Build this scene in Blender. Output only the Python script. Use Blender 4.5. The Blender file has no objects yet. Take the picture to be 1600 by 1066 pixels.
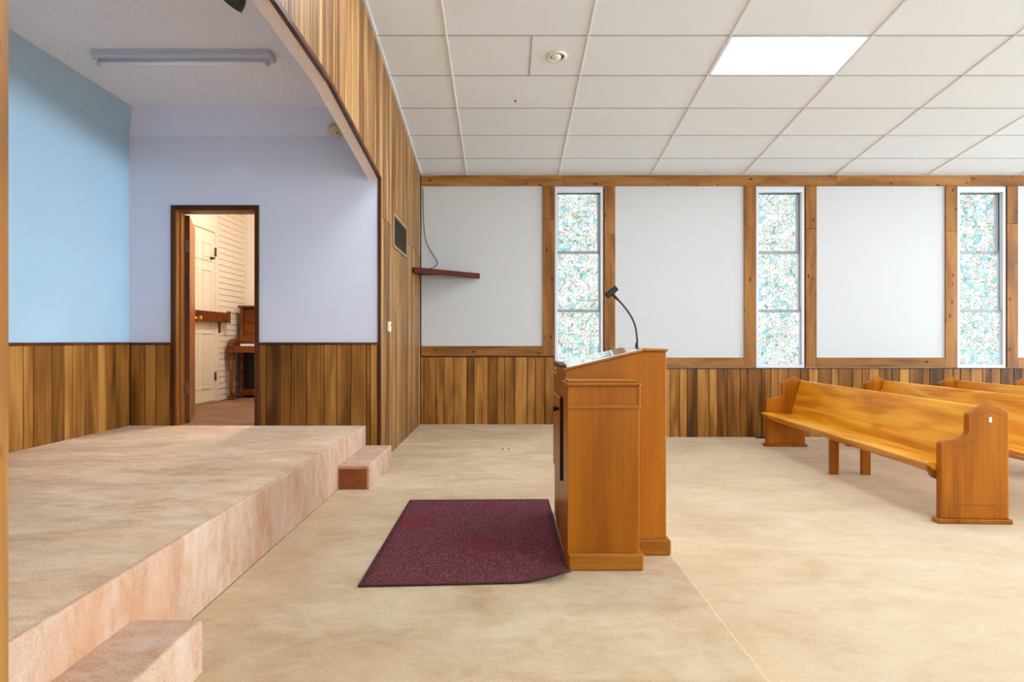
import bpy, bmesh, math, random
from mathutils import Vector, Matrix
random.seed(7)
S = bpy.context.scene
C = S.collection

# ------------------------------------------------------------------ camera
F, CX, CY, EYE = 975.0, 788.0, 533.0, 1.269
cam = bpy.data.cameras.new('camera')
cam.sensor_width = 36.0
cam.lens = F / 1600 * 36.0
cam.shift_x = (800 - CX) / 1600
cam.clip_start = 0.05
camo = bpy.data.objects.new('camera', cam)
C.objects.link(camo)
camo.location = (0, 0, EYE)
camo.rotation_euler = (math.pi / 2, 0, 0)
S.camera = camo

# ------------------------------------------------------------------ light levels
TROFFER = 12.5      # ceiling light panels: one seen, the rest added out of view
PANE = 0.60         # daylight glow of the coloured window panes
PANE_BEHIND = 7.5   # added windows behind the camera, made brighter to light the hall
END_FILL = 27.0    # added windows in the unseen end wall, for the light level
BACKROOM = 105.0     # dome lamp in the room behind the stage
w = bpy.data.worlds.new('World')
S.world = w
w.use_nodes = True
w.node_tree.nodes['Background'].inputs[0].default_value = (.75, .85, 1, 1)
w.node_tree.nodes['Background'].inputs[1].default_value = 1.0
S.view_settings.view_transform = 'Standard'
S.view_settings.look = 'None'
S.view_settings.exposure = 1.17
S.view_settings.gamma = 1.0
S.view_settings.use_curve_mapping = False

# ------------------------------------------------------------------ main dimensions (metres, floor z = 0)
D = 8.25            # far side wall
K = D / F
def WX(x): return (x - CX) * K
def WZ(y): return EYE + (CY - y) * K
YN = -1.30          # near side wall
RIDGE = 3.475
SL = 140.0 / F
ZW = 3.469          # ceiling height at side walls
def ceil_z(y): return ZW + SL * ((D - y) if y > RIDGE else (y - YN))
DAIS, STAGE = 0.169, 0.517
DAISX = 0.86
XP = -1.11          # panelled face of the proscenium wall
YD = 5.557          # wall with the doorway on the stage
YJ = 1.39           # near jamb of the stage opening
XB = -3.34          # blue wall
XE = 20.0           # far end of the hall
SCEIL = 3.30

# ------------------------------------------------------------------ helpers
def lin(c):
    f = lambda v: v / 12.92 if v <= .04045 else ((v + .055) / 1.055) ** 2.4
    return tuple(f(v / 255) for v in c) + (1,)

class NT:
    def __init__(s, name):
        s.m = bpy.data.materials.new(name)
        s.m.use_nodes = True
        s.t = s.m.node_tree
        s.b = s.t.nodes['Principled BSDF']
    def n(s, typ, props=None, **ins):
        nd = s.t.nodes.new(typ)
        for k, v in (props or {}).items(): setattr(nd, k, v)
        for k, v in ins.items():
            key = int(k[1:]) if k[0] == '_' and k[1:].isdigit() else k.replace('_', ' ')
            s.set(nd.inputs[key], v)
        return nd
    def set(s, sock, v):
        if isinstance(v, bpy.types.NodeSocket): s.t.links.new(v, sock)
        elif isinstance(v, bpy.types.Node): s.t.links.new(v.outputs[0], sock)
        else: sock.default_value = v
    def math(s, op, a, b=0.0, clamp=False):
        nd = s.n('ShaderNodeMath', {'operation': op, 'use_clamp': clamp})
        s.set(nd.inputs[0], a); s.set(nd.inputs[1], b)
        return nd.outputs[0]
    def mix(s, f, a, b, mode='MIX'):
        nd = s.n('ShaderNodeMix', {'data_type': 'RGBA', 'blend_type': mode})
        s.set(nd.inputs[0], f); s.set(nd.inputs[6], a); s.set(nd.inputs[7], b)
        return nd.outputs[2]
    def ramp(s, f, stops):
        nd = s.n('ShaderNodeValToRGB')
        e = nd.color_ramp.elements
        while len(e) < len(stops): e.new(.5)
        for el, (p, c) in zip(e, stops): el.position = p; el.color = c
        s.set(nd.inputs[0], f)
        return nd.outputs[0]
    def coords(s, scale=(1, 1, 1), rnd=True):
        tc = s.n('ShaderNodeTexCoord').outputs['Object']
        if rnd:
            oi = s.n('ShaderNodeObjectInfo').outputs['Random']
            add = s.n('ShaderNodeVectorMath', {'operation': 'ADD'})
            s.set(add.inputs[0], tc)
            cx = s.n('ShaderNodeCombineXYZ')
            for i in range(3): s.set(cx.inputs[i], s.math('MULTIPLY', oi, 17.0 + 9 * i))
            s.set(add.inputs[1], cx)
            tc = add.outputs[0]
        mp = s.n('ShaderNodeMapping')
        s.set(mp.inputs[0], tc)
        mp.inputs['Scale'].default_value = scale
        return mp.outputs[0]
    def bump(s, h, strength=.2, dist=.002):
        nd = s.n('ShaderNodeBump')
        nd.inputs['Strength'].default_value = strength
        nd.inputs['Distance'].default_value = dist
        s.set(nd.inputs['Height'], h)
        s.t.links.new(nd.outputs[0], s.b.inputs['Normal'])
    def col(s, v): s.set(s.b.inputs['Base Color'], v)
    def p(s, **kw):
        for k, v in kw.items(): s.set(s.b.inputs[k.replace('_', ' ')], v)

def wood(name, cd, cm, cl, axis=2, rings=30, wide=5.0, rough=.45, coat=0.0, rnd=.25, knots=False, strips=0, contrast=1.0, along=.16):
    N = NT(name)
    sc = [wide] * 3; sc[axis] = wide * along
    n1 = N.n('ShaderNodeTexNoise', None, Vector=N.coords(sc), Scale=1.0, Detail=2.0, Roughness=.5, Distortion=.4)
    r = N.math('MULTIPLY_ADD', N.math('SINE', N.math('MULTIPLY', n1.outputs[0], rings)), .5)
    r.node.inputs[2].default_value = .5
    sc2 = [70.0] * 3; sc2[axis] = 1.6
    n2 = N.n('ShaderNodeTexNoise', None, Vector=N.coords(sc2), Scale=1.0, Detail=4.0, Roughness=.6)
    sc3 = [7.0] * 3; sc3[axis] = 1.0
    n3 = N.n('ShaderNodeTexNoise', None, Vector=N.coords(sc3), Scale=1.0, Detail=2.0)
    v = N.math('ADD', N.math('MULTIPLY', r, .22 * contrast), N.math('ADD', N.math('MULTIPLY', n2.outputs[0], .5 * contrast), N.math('MULTIPLY', n3.outputs[0], .55 * contrast)))
    v = N.math('SUBTRACT', v, .635 * contrast - .5)
    if rnd:
        oi = N.n('ShaderNodeObjectInfo').outputs['Random']
        v = N.math('ADD', v, N.math('MULTIPLY', N.math('SUBTRACT', oi, .5), rnd))
    if strips:
        sc4 = [0.0] * 3; sc4[axis] = 0.0
        sep = N.n('ShaderNodeSeparateXYZ', None, _0=N.coords((1, 1, 1), False))
        ax = [i for i in range(3) if i != axis]
        t = N.math('FLOOR', N.math('MULTIPLY', sep.outputs[ax[-1]], strips))
        wn = N.n('ShaderNodeTexWhiteNoise', {'noise_dimensions': '1D'}, W=t)
        v = N.math('ADD', v, N.math('MULTIPLY', N.math('SUBTRACT', wn.outputs[0], .5), .16))
    c = N.ramp(v, [(.2, lin(cd)), (.5, lin(cm)), (.8, lin(cl))])
    if knots:
        sck = [10.0] * 3; sck[axis] = 5.0
        vo = N.n('ShaderNodeTexVoronoi', {'feature': 'F1'}, Vector=N.coords(sck), Scale=1.0, Randomness=1.0)
        c = N.mix(N.ramp(vo.outputs['Distance'], [(.08, (.95,) * 3 + (1,)), (.19, (0, 0, 0, 1))]), c, lin((58, 30, 12)))
    N.col(c)
    N.p(Roughness=rough, Coat_Weight=coat, Coat_Roughness=.12)
    N.p(**{'Specular IOR Level': .22})
    N.bump(n2.outputs[0], .12, .001)
    return N.m

def carpet(name, ca, cb, cc, stretch=(1, 1, 1), soil=None, soilamt=.55):
    N = NT(name)
    a = N.n('ShaderNodeTexNoise', None, Vector=N.coords([1.1 * q for q in stretch], False), Scale=1.0, Detail=7.0, Roughness=.62, Distortion=.6)
    b = N.n('ShaderNodeTexNoise', None, Vector=N.coords([5.5 * q for q in stretch], False), Scale=1.0, Detail=5.0, Roughness=.65, Distortion=.8)
    f = N.n('ShaderNodeTexNoise', None, Vector=N.coords((1, 1, 1), False), Scale=130.0, Detail=3.0, Roughness=.7)
    v = N.math('ADD', N.math('MULTIPLY', a.outputs[0], .5), N.math('ADD', N.math('MULTIPLY', b.outputs[0], .3), N.math('MULTIPLY', f.outputs[0], .3)))
    c = N.ramp(v, [(.42, lin(ca)), (.55, lin(cb)), (.68, lin(cc))])
    if soil:
        g = N.n('ShaderNodeTexNoise', None, Vector=N.coords([.55 * q for q in stretch], False), Scale=1.0, Detail=5.0, Roughness=.6, Distortion=1.0)
        c = N.mix(N.math('MULTIPLY', N.ramp(g.outputs[0], [(.50, (0, 0, 0, 1)), (.68, (1, 1, 1, 1))]), soilamt), c, lin(soil))
    N.col(c)
    N.p(Roughness=.95, Sheen_Weight=.15)
    N.p(**{'Specular IOR Level': .15})
    N.bump(f.outputs[0], .45, .004)
    return N.m

def plain(name, c, rough=.5, metal=0.0, coat=0.0, bump=0.0, bscale=120.0, var=0.0, spec=.5):
    N = NT(name)
    nz = N.n('ShaderNodeTexNoise', None, Vector=N.coords((1, 1, 1), False), Scale=bscale, Detail=3.0)
    lo = tuple(v * (1 - var) for v in lin(c)[:3]) + (1,)
    N.col(N.ramp(nz.outputs[0], [(.3, lo), (.7, lin(c))]))
    N.p(Roughness=rough, Metallic=metal, Coat_Weight=coat)
    N.p(**{'Specular IOR Level': spec})
    if bump: N.bump(nz.outputs[0], bump, .004)
    return N.m

def emit(name, c, s):
    N = NT(name)
    N.col(lin((230, 230, 225)))
    N.p(Emission_Color=c, Emission_Strength=s, Roughness=.3)
    return N.m

def pane_mat(name, strength):
    # coloured film print: pale aqua, white and green cells, thin leading, orange-pink blossoms
    N = NT(name)
    sp = N.n('ShaderNodeSeparateXYZ', None, _0=N.coords((1, 1, 1)))
    cb = N.n('ShaderNodeCombineXYZ', None, X=sp.outputs[0], Y=sp.outputs[2])
    co = cb.outputs[0]
    ds = N.n('ShaderNodeTexNoise', None, Vector=co, Scale=7.0, Detail=2.0)
    dv = N.n('ShaderNodeVectorMath', {'operation': 'MULTIPLY_ADD'})
    N.set(dv.inputs[0], ds.outputs['Color']); dv.inputs[1].default_value = (.10, .10, 0); N.set(dv.inputs[2], co)
    co2 = dv.outputs[0]
    v1 = N.n('ShaderNodeTexVoronoi', {'feature': 'F1', 'voronoi_dimensions': '2D'}, Vector=co2, Scale=17.0)
    e1 = N.n('ShaderNodeTexVoronoi', {'feature': 'DISTANCE_TO_EDGE', 'voronoi_dimensions': '2D'}, Vector=co2, Scale=17.0)
    e2 = N.n('ShaderNodeTexVoronoi', {'feature': 'DISTANCE_TO_EDGE', 'voronoi_dimensions': '2D'}, Vector=co2, Scale=34.0)
    sep = N.n('ShaderNodeSeparateColor', None, Color=v1.outputs['Color'])
    c = N.ramp(sep.outputs[0], [(0, lin((146, 198, 208))), (.12, lin((196, 222, 222))), (.34, lin((240, 242, 238))), (.60, lin((204, 226, 212))), (.74, lin((224, 234, 236))), (.93, lin((170, 208, 214)))])
    c.node.color_ramp.interpolation = 'CONSTANT'
    fl = N.n('ShaderNodeTexVoronoi', {'feature': 'F1', 'voronoi_dimensions': '2D'}, Vector=co2, Scale=11.0, Randomness=.9)
    dl = N.n('ShaderNodeVectorMath', {'operation': 'SUBTRACT'})
    N.set(dl.inputs[0], co2); N.set(dl.inputs[1], fl.outputs['Position'])
    sx = N.n('ShaderNodeSeparateXYZ', None, _0=dl.outputs[0])
    an = N.math('ARCTAN2', sx.outputs[1], sx.outputs[0])
    rad = N.math('MULTIPLY', N.math('ADD', N.math('ABSOLUTE', N.math('COSINE', N.math('MULTIPLY', an, 2.5))), .45), .27)
    q = N.math('DIVIDE', fl.outputs['Distance'], N.math('MULTIPLY', rad, 2.0))
    fsep = N.n('ShaderNodeSeparateColor', None, Color=fl.outputs['Color'])
    keep = N.math('GREATER_THAN', fsep.outputs[1], .35)
    ln2 = N.ramp(e2.outputs['Distance'], [(.012, (1, 1, 1, 1)), (.075, (0, 0, 0, 1))])
    c = N.mix(N.math('MULTIPLY', ln2, .42), c, lin((96, 128, 104)))
    ln = N.ramp(e1.outputs['Distance'], [(.016, (1, 1, 1, 1)), (.07, (0, 0, 0, 1))])
    c = N.mix(N.math('MULTIPLY', ln, .72), c, lin((58, 84, 76)))
    c = N.mix(N.math('MULTIPLY', keep, N.ramp(q, [(.52, (1, 1, 1, 1)), (.60, (0, 0, 0, 1))])), c, lin((96, 112, 100)))
    c = N.mix(N.math('MULTIPLY', keep, N.ramp(q, [(.38, (1, 1, 1, 1)), (.46, (0, 0, 0, 1))])), c, lin((248, 226, 210)))
    c = N.mix(N.math('MULTIPLY', keep, N.ramp(fl.outputs['Distance'], [(.05, (1, 1, 1, 1)), (.15, (0, 0, 0, 1))])), c, lin((232, 150, 96)))
    vn = N.n('ShaderNodeTexNoise', {'noise_dimensions': '2D'}, Vector=co, Scale=8.0, Detail=1.0)
    vd = N.math('ABSOLUTE', N.math('SUBTRACT', vn.outputs[0], .5))
    c = N.mix(N.math('MULTIPLY', N.ramp(vd, [(.008, (1, 1, 1, 1)), (.022, (0, 0, 0, 1))]), .7), c, lin((74, 104, 88)))
    N.col((.04, .05, .05, 1))
    N.p(Emission_Color=c, Emission_Strength=strength, Roughness=.25)
    return N.m

def new_bm(): return bmesh.new()

def box(bm, x0, x1, y0, y1, z0, z1, bev=0.0, seg=1):
    vs = [bm.verts.new((x, y, z)) for x in (x0, x1) for y in (y0, y1) for z in (z0, z1)]
    fs = []
    for q in ((0, 1, 3, 2), (4, 6, 7, 5), (0, 4, 5, 1), (2, 3, 7, 6), (0, 2, 6, 4), (1, 5, 7, 3)):
        fs.append(bm.faces.new([vs[i] for i in q]))
    if bev:
        es = list({e for f in fs for e in f.edges})
        bmesh.ops.bevel(bm, geom=es, offset=bev, segments=seg, profile=.5, affect='EDGES')
    return fs

def prism(bm, pts, axis, a0, a1, bev=0.0, seg=1):
    # pts: polygon in the two other axes (cyclic order x,y,z without axis)
    def mk(p, a):
        return {0: (a, p[0], p[1]), 1: (p[0], a, p[1]), 2: (p[0], p[1], a)}[axis]
    A = [bm.verts.new(mk(p, a0)) for p in pts]
    B = [bm.verts.new(mk(p, a1)) for p in pts]
    n = len(pts)
    fs = [bm.faces.new(A), bm.faces.new(B[::-1])]
    for i in range(n):
        fs.append(bm.faces.new((A[i], B[i], B[(i + 1) % n], A[(i + 1) % n])))
    bmesh.ops.recalc_face_normals(bm, faces=fs)
    if bev:
        es = [e for f in fs[:2] for e in f.edges]
        bmesh.ops.bevel(bm, geom=es, offset=bev, segments=seg, profile=.5, affect='EDGES')
    return fs

def tube(bm, pts, r, n=10, caps=True):
    P = [Vector(p) for p in pts]
    rs = r if isinstance(r, (list, tuple)) else [r] * len(P)
    rings = []
    up = None
    for i, p in enumerate(P):
        t = (P[min(i + 1, len(P) - 1)] - P[max(i - 1, 0)]).normalized()
        if up is None:
            up = Vector((0, 0, 1)) if abs(t.z) < .9 else Vector((1, 0, 0))
        a = t.cross(up).normalized(); b = a.cross(t).normalized(); up = b
        rings.append([bm.verts.new(p + (a * math.cos(2 * math.pi * k / n) + b * math.sin(2 * math.pi * k / n)) * rs[i]) for k in range(n)])
    for i in range(len(rings) - 1):
        for k in range(n):
            f = bm.faces.new((rings[i][k], rings[i][(k + 1) % n], rings[i + 1][(k + 1) % n], rings[i + 1][k])); f.smooth = True
    if caps:
        bm.faces.new(rings[0][::-1]); bm.faces.new(rings[-1])

def lathe(bm, prof, n=28, mat=None):
    rings = []
    M = mat or Matrix()
    for r, z in prof:
        rings.append([bm.verts.new(M @ Vector((r * math.cos(2 * math.pi * k / n), r * math.sin(2 * math.pi * k / n), z))) for k in range(n)])
    for i in range(len(rings) - 1):
        for k in range(n):
            f = bm.faces.new((rings[i][k], rings[i][(k + 1) % n], rings[i + 1][(k + 1) % n], rings[i + 1][k])); f.smooth = True
    if prof[0][0] > 1e-5: bm.faces.new(rings[0][::-1])
    if prof[-1][0] > 1e-5: bm.faces.new(rings[-1])
    bmesh.ops.remove_doubles(bm, verts=bm.verts, dist=1e-6)

def mesh(name, bm, m):
    bmesh.ops.recalc_face_normals(bm, faces=bm.faces)
    me = bpy.data.meshes.new(name)
    bm.to_mesh(me); bm.free()
    me.materials.append(m)
    return me

def obj(name, bm, m, parent=None, loc=None, rot=None):
    me = bm if isinstance(bm, bpy.types.Mesh) else mesh(name, bm, m)
    o = bpy.data.objects.new(name, me)
    C.objects.link(o)
    if parent: o.parent = parent
    if loc: o.location = loc
    if rot: o.rotation_euler = rot
    return o

def bobj(name, m, *b, parent=None, bev=0.0, seg=1):
    bm = new_bm(); box(bm, *b, bev=bev, seg=seg)
    return obj(name, bm, m, parent)

def empty(name, loc=(0, 0, 0), rz=0.0):
    o = bpy.data.objects.new(name, None)
    o.empty_display_size = .1
    C.objects.link(o); o.location = loc; o.rotation_euler = (0, 0, rz)
    return o

def tag(o, label, cat, group=None):
    o['label'] = label; o['category'] = cat
    if group: o['group'] = group
    return o

def struct(o, label=None):
    o['kind'] = 'structure'
    if label: o['label'] = label
    return o

def copy_tree(o, parent=None):
    c = o.copy(); C.objects.link(c)
    if parent: c.parent = parent
    for ch in list(o.children): copy_tree(ch, c)
    return c

# ------------------------------------------------------------------ materials
M_wain = wood('wainscot_wood', (78, 44, 10), (140, 88, 32), (186, 130, 62), 2, rings=15, wide=5.0, rough=.45, rnd=.42, contrast=1.0, along=.16)
M_pros = wood('tan_streaked_panelling', (104, 68, 34), (158, 112, 66), (200, 156, 106), 2, rings=10, wide=9.0, rough=.5, rnd=.34, contrast=1.25, along=.05)
M_pine_h = wood('knotty_pine_along', (102, 62, 22), (144, 92, 40), (174, 122, 64), 0, rings=16, wide=6, rough=.45, knots=True, rnd=.2)
M_pine_v = wood('knotty_pine_upright', (102, 62, 22), (144, 92, 40), (174, 122, 64), 2, rings=16, wide=6, rough=.45, knots=True, rnd=.2)
M_dark = wood('dark_brown_moulding', (52, 24, 8), (84, 42, 16), (112, 62, 28), 2, rings=8, rough=.4)
M_darkh = wood('dark_brown_cap', (52, 24, 8), (84, 42, 16), (112, 62, 28), 0, rings=8, rough=.4)
M_door = wood('brown_door_veneer', (116, 66, 24), (156, 96, 42), (184, 122, 62), 2, rings=14, rough=.35, rnd=.05)
M_jamb = wood('jamb_wood', (110, 62, 22), (150, 92, 38), (178, 116, 58), 2, rings=8, rough=.4, rnd=.05)
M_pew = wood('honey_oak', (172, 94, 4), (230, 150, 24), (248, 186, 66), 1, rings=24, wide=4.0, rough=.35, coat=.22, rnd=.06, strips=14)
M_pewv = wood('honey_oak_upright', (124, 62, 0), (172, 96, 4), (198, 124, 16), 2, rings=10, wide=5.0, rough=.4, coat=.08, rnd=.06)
M_lect = wood('maple_veneer', (132, 66, 0), (168, 94, 4), (190, 116, 16), 2, rings=14, wide=3.2, rough=.4, coat=.08, rnd=.05, contrast=.8)
M_lecth = wood('maple_edging', (136, 76, 12), (178, 110, 32), (202, 138, 54), 0, rings=8, wide=3.2, rough=.4, coat=.08, rnd=.05, contrast=.8)
M_piano = wood('piano_mahogany', (78, 34, 10), (116, 56, 20), (142, 78, 34), 0, rings=12, rough=.25, coat=.4, rnd=.05)
M_shelf = wood('red_brown_shelf', (58, 22, 8), (84, 36, 16), (104, 50, 26), 0, rings=10, rough=.8, rnd=.05)
M_white = plain('white_painted_board', (204, 203, 203), .75, var=.015, bscale=4)
M_bluewall = plain('sky_blue_paint', (170, 198, 218), .7, var=.03, bscale=3)
M_lav = plain('pale_lavender_blue_paint', (222, 222, 238), .7, var=.02, bscale=3)
M_stip = plain('stippled_ceiling', (242, 238, 240), .9, bump=.5, bscale=75, var=.1)
M_soff = plain('stippled_soffit', (250, 234, 222), .9, bump=.6, bscale=110, var=.12)
M_tile = plain('white_fissured_tile', (238, 246, 255), .9, bump=.3, bscale=160, var=.06)
M_bar = plain('white_metal_grid', (226, 228, 230), .6, spec=.25)
M_cross = plain('shade_grey_cross_bar', (176, 178, 180), .7, spec=.2)  # grey puts the thin shadow lines of the cross bars into their colour
M_vinyl = plain('white_vinyl', (216, 217, 224), .4, var=.02)
M_track = plain('dark_window_track', (60, 66, 70), .6)
M_sashgrey = plain('grey_aluminium_rail', (150, 154, 154), .4, metal=.2)
M_carpet = carpet('beige_carpet', (190, 158, 122), (206, 178, 144), (214, 192, 162), (1, 1.6, 1))
M_dais = carpet('tan_carpet', (182, 148, 110), (204, 174, 138), (218, 196, 166), (1.2, 1.8, 1), soil=(186, 142, 102), soilamt=.5)
M_stage = carpet('worn_pink_tan_carpet', (188, 140, 100), (228, 186, 148), (244, 214, 184), (1.2, 2.4, 1), soil=(206, 168, 128), soilamt=.6)
M_riser = carpet('peach_carpet', (178, 126, 92), (200, 162, 134), (212, 184, 166), (2.4, 3.4, 1.4), soil=(196, 132, 88), soilamt=.6)
M_rust = carpet('rust_brown_carpet', (116, 58, 28), (142, 76, 40), (160, 94, 56), (2, 2, 2))
M_brcarpet = carpet('brown_carpet', (100, 68, 44), (130, 92, 62), (154, 116, 84), (2, 2, 2))
M_black = plain('black_plastic', (26, 26, 28), .45)
M_gun = plain('dark_grey_metal', (62, 64, 68), .35, metal=.6)
M_cream = plain('cream_plastic', (226, 216, 186), .45)
M_beige = plain('yellowed_plastic', (206, 194, 150), .5)
M_ivory = plain('white_plastic', (240, 238, 230), .4)
M_lam = plain('pale_laminate', (226, 228, 234), .12, coat=1.0, var=.02)
M_fixt = plain('grey_enamel', (196, 196, 204), .4)
M_tubeoff = plain('unlit_tube', (246, 246, 250), .25)
M_brass = plain('brass', (214, 176, 96), .25, metal=1.0)
M_bronze = plain('dull_bronze_hinge', (110, 84, 62), .45, metal=.6)
M_grille = plain('brown_louvre', (74, 58, 44), .6)
M_grillef = plain('tan_metal_frame', (160, 128, 92), .5)
M_brdoor = plain('white_gloss_paint', (238, 226, 208), .4)
M_siding = plain('white_siding', (240, 230, 216), .55, var=.02)
M_spot = plain('dark_green_enamel', (58, 66, 62), .3, metal=.4)
M_concrete = plain('subfloor', (48, 38, 30), .9)
M_trof = emit('troffer_diffuser', (.78, .91, 1.0, 1), TROFFER)
M_end = emit('added_end_glow', (.66, .84, 1.0, 1), END_FILL)  # glow of the added end windows
M_dome = emit('dome_glass', (1.0, .88, .72, 1), BACKROOM)
M_pane = pane_mat('floral_window_film', PANE)
M_pane2 = pane_mat('added_floral_window_film', PANE_BEHIND)  # brighter film for the added windows behind the camera

# mat fabric: burgundy loop pile with pale flecks and worn red patch
N = NT('burgundy_mat')
f1 = N.n('ShaderNodeTexNoise', None, Vector=N.coords((1, 1, 1), False), Scale=150.0, Detail=3.0, Roughness=.7)
f2 = N.n('ShaderNodeTexNoise', None, Vector=N.coords((1, 1, 1), False), Scale=2.4, Detail=3.0)
c = N.ramp(f1.outputs[0], [(.34, lin((50, 18, 24))), (.5, lin((100, 48, 54))), (.68, lin((152, 98, 102)))])
N.col(N.mix(N.math('MULTIPLY', N.ramp(f2.outputs[0], [(.52, (0, 0, 0, 1)), (.66, (1, 1, 1, 1))]), .45), c, lin((118, 22, 44))))
N.p(Roughness=.95)
N.p(**{'Specular IOR Level': .1}); N.bump(f1.outputs[0], .5, .004)
M_mat = N.m
M_rout = plain('routed_shadow_brown', (132, 70, 12), .6)
M_matedge = plain('dark_maroon_binding', (64, 18, 26), .7)
M_under = plain('pale_rubber_backing', (206, 200, 190), .8)

# ================================================================== SETTING
# ---- floor levels
fl = obj('floor', (lambda b: (box(b, DAISX - .02, XE, YN - .2, D + .2, -.15, 0), b)[1])(new_bm()), M_carpet)
struct(fl, 'beige carpet floor of the hall under the pews')
bm = new_bm(); box(bm, -1.232, DAISX, YN, D, -.15, DAIS)
es = [e for e in bm.edges if all(v.co.x > DAISX - .001 and v.co.z > DAIS - .001 for v in e.verts)]
bmesh.ops.bevel(bm, geom=es, offset=.009, segments=3, profile=.5, affect='EDGES')
struct(obj('floor_dais', bm, M_dais), 'tan carpeted dais one step above the hall floor')
stage = empty('floor_stage')
struct(stage, 'worn pink-tan carpeted stage platform')
bobj('platform_core', M_concrete, XB, -1.25, YJ, YD, -.15, STAGE - .022, parent=stage)
bm = new_bm(); box(bm, -1.2495, -1.232, YJ, YD - .001, DAIS + .003, STAGE - .0005)
es = [e for e in bm.edges if all(v.co.x > -1.24 and v.co.z > STAGE - .01 for v in e.verts)]
bmesh.ops.bevel(bm, geom=es, offset=.012, segments=4, profile=.5, affect='EDGES')
obj('riser', bm, M_riser, stage)
bm = new_bm(); box(bm, XB + .012, -1.7025, YJ, YD - .009, STAGE - .022, STAGE)
obj('carpet_panel', bm, M_stage, stage)
bm = new_bm(); box(bm, -1.6975, -1.25, YJ, YD - .009, STAGE - .022, STAGE)
obj('carpet_panel', bm, M_stage, stage)

# ---- far side wall (and its mirror image behind the camera)
WIN0, WSTEP, WW = WX(867), (WX(1495) - WX(867)) / 2, WX(942) - WX(867)
WZ0, WZ1 = WZ(575), WZ(293)
WINX = [WIN0 + WSTEP * i for i in range(5)]
def side_wall_mesh():
    b = new_bm()
    xs = [-1.21] + [v for x in WINX for v in (x, x + WW)] + [XE + .2]
    for i in range(0, len(xs), 2):
        box(b, xs[i], xs[i + 1], D, D + .22, -.15, ZW + .25)
    for x in WINX:
        box(b, x, x + WW, D, D + .22, -.15, WZ0)
        box(b, x, x + WW, D, D + .22, WZ1, ZW + .25)
    return mesh('side_wall', b, M_white)
swm = side_wall_mesh()
wall_back = struct(obj('wall_back', swm, None), 'white far side wall with wood wainscot and three tall windows')
wall_front = struct(obj('wall_front', swm, None), 'white side wall behind the camera')
wall_front.scale = (1, -1, 1); wall_front.location = (0, D + YN, 0)
bm = new_bm()
EW = [(.1, 3.1), (3.85, 6.85)]
ys = [YN, .1, 3.1, 3.85, 6.85, D]
for i in (0, 2, 4): box(bm, XE, XE + .2, ys[i], ys[i + 1], -.15, 4.6)
for a, b_ in EW:
    box(bm, XE, XE + .2, a, b_, -.15, .5); box(bm, XE, XE + .2, a, b_, 3.1, 4.6)
struct(obj('wall_right', bm, M_white), 'end wall of the hall with two added wide windows')
for k, (a, b_) in enumerate(EW):  # added windows, out of view, sending light towards the stage
    wn = struct(empty('window_%d' % (20 + k), (XE, (a + b_) / 2, .5)), 'added wide glowing window in the unseen end wall of the hall')
    hw = (b_ - a) / 2
    bm = new_bm()
    for q in ((-hw, -hw + .06, 0, 2.6), (hw - .06, hw, 0, 2.6), (-.03, .03, .06, 2.54), (-hw + .06, hw - .06, 0, .06), (-hw + .06, hw - .06, 2.54, 2.6)): box(bm, .01, .12, *q)
    obj('frame', bm, M_vinyl, wn)
    for q in ((-hw + .06, -.03), (.03, hw - .06)):
        bm = new_bm(); box(bm, .06, .07, *q, .06, 2.54); obj('pane', bm, M_end, wn)

# wainscot boards: 1.2 m sheets of nine boards
PAT = [.160, .108, .128, .174, .093, .185, .124, .097, .135]
PER = sum(PAT)
def board_edges(start, lo, hi, pat=PAT):
    out = []; x = start - math.ceil((start - lo) / PER) * PER
    i = 0
    while x < hi:
        wd = pat[i % len(pat)]
        a, b_ = max(x, lo), min(x + wd, hi)
        if b_ - a > .012: out.append((a, b_))
        x += wd; i += 1
    return out
BM = {}
def board_mesh(wd, h, th, m, key):
    k = (round(wd, 3), round(h, 3), key)
    if k not in BM:
        b = new_bm(); box(b, .0035, wd - .0035, -th, 0, 0, h)
        es = [e for e in b.edges if all(v.co.y < -th + 1e-5 for v in e.verts) and abs(e.verts[0].co.z - e.verts[1].co.z) > .01]
        bmesh.ops.bevel(b, geom=es, offset=.003, segments=1, affect='EDGES')
        BM[k] = mesh('board', b, m)
    return BM[k]
bobj('board_backing', M_dark, -1.1, XE, D - .002, D, 0.0, WZ(576), parent=wall_back)
bobj('board_backing', M_dark, -1.1, WX(866), D - .002, D, DAIS, WZ(557), parent=wall_back)
split = WX(866)
for a, b_ in board_edges(WX(662), XP + .004, split):
    obj('board', board_mesh(b_ - a, WZ(557) - DAIS, .010, M_wain, 'l'), None, wall_back, (a, D - .0015, DAIS))
for a, b_ in board_edges(WX(662), split, 8.4):
    z0 = DAIS if b_ < DAISX + .1 else 0.0
    obj('board', board_mesh(b_ - a, WZ(576) - z0, .010, M_wain, 'r%d' % (z0 > 0)), None, wall_back, (a, D - .0015, z0))

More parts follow.
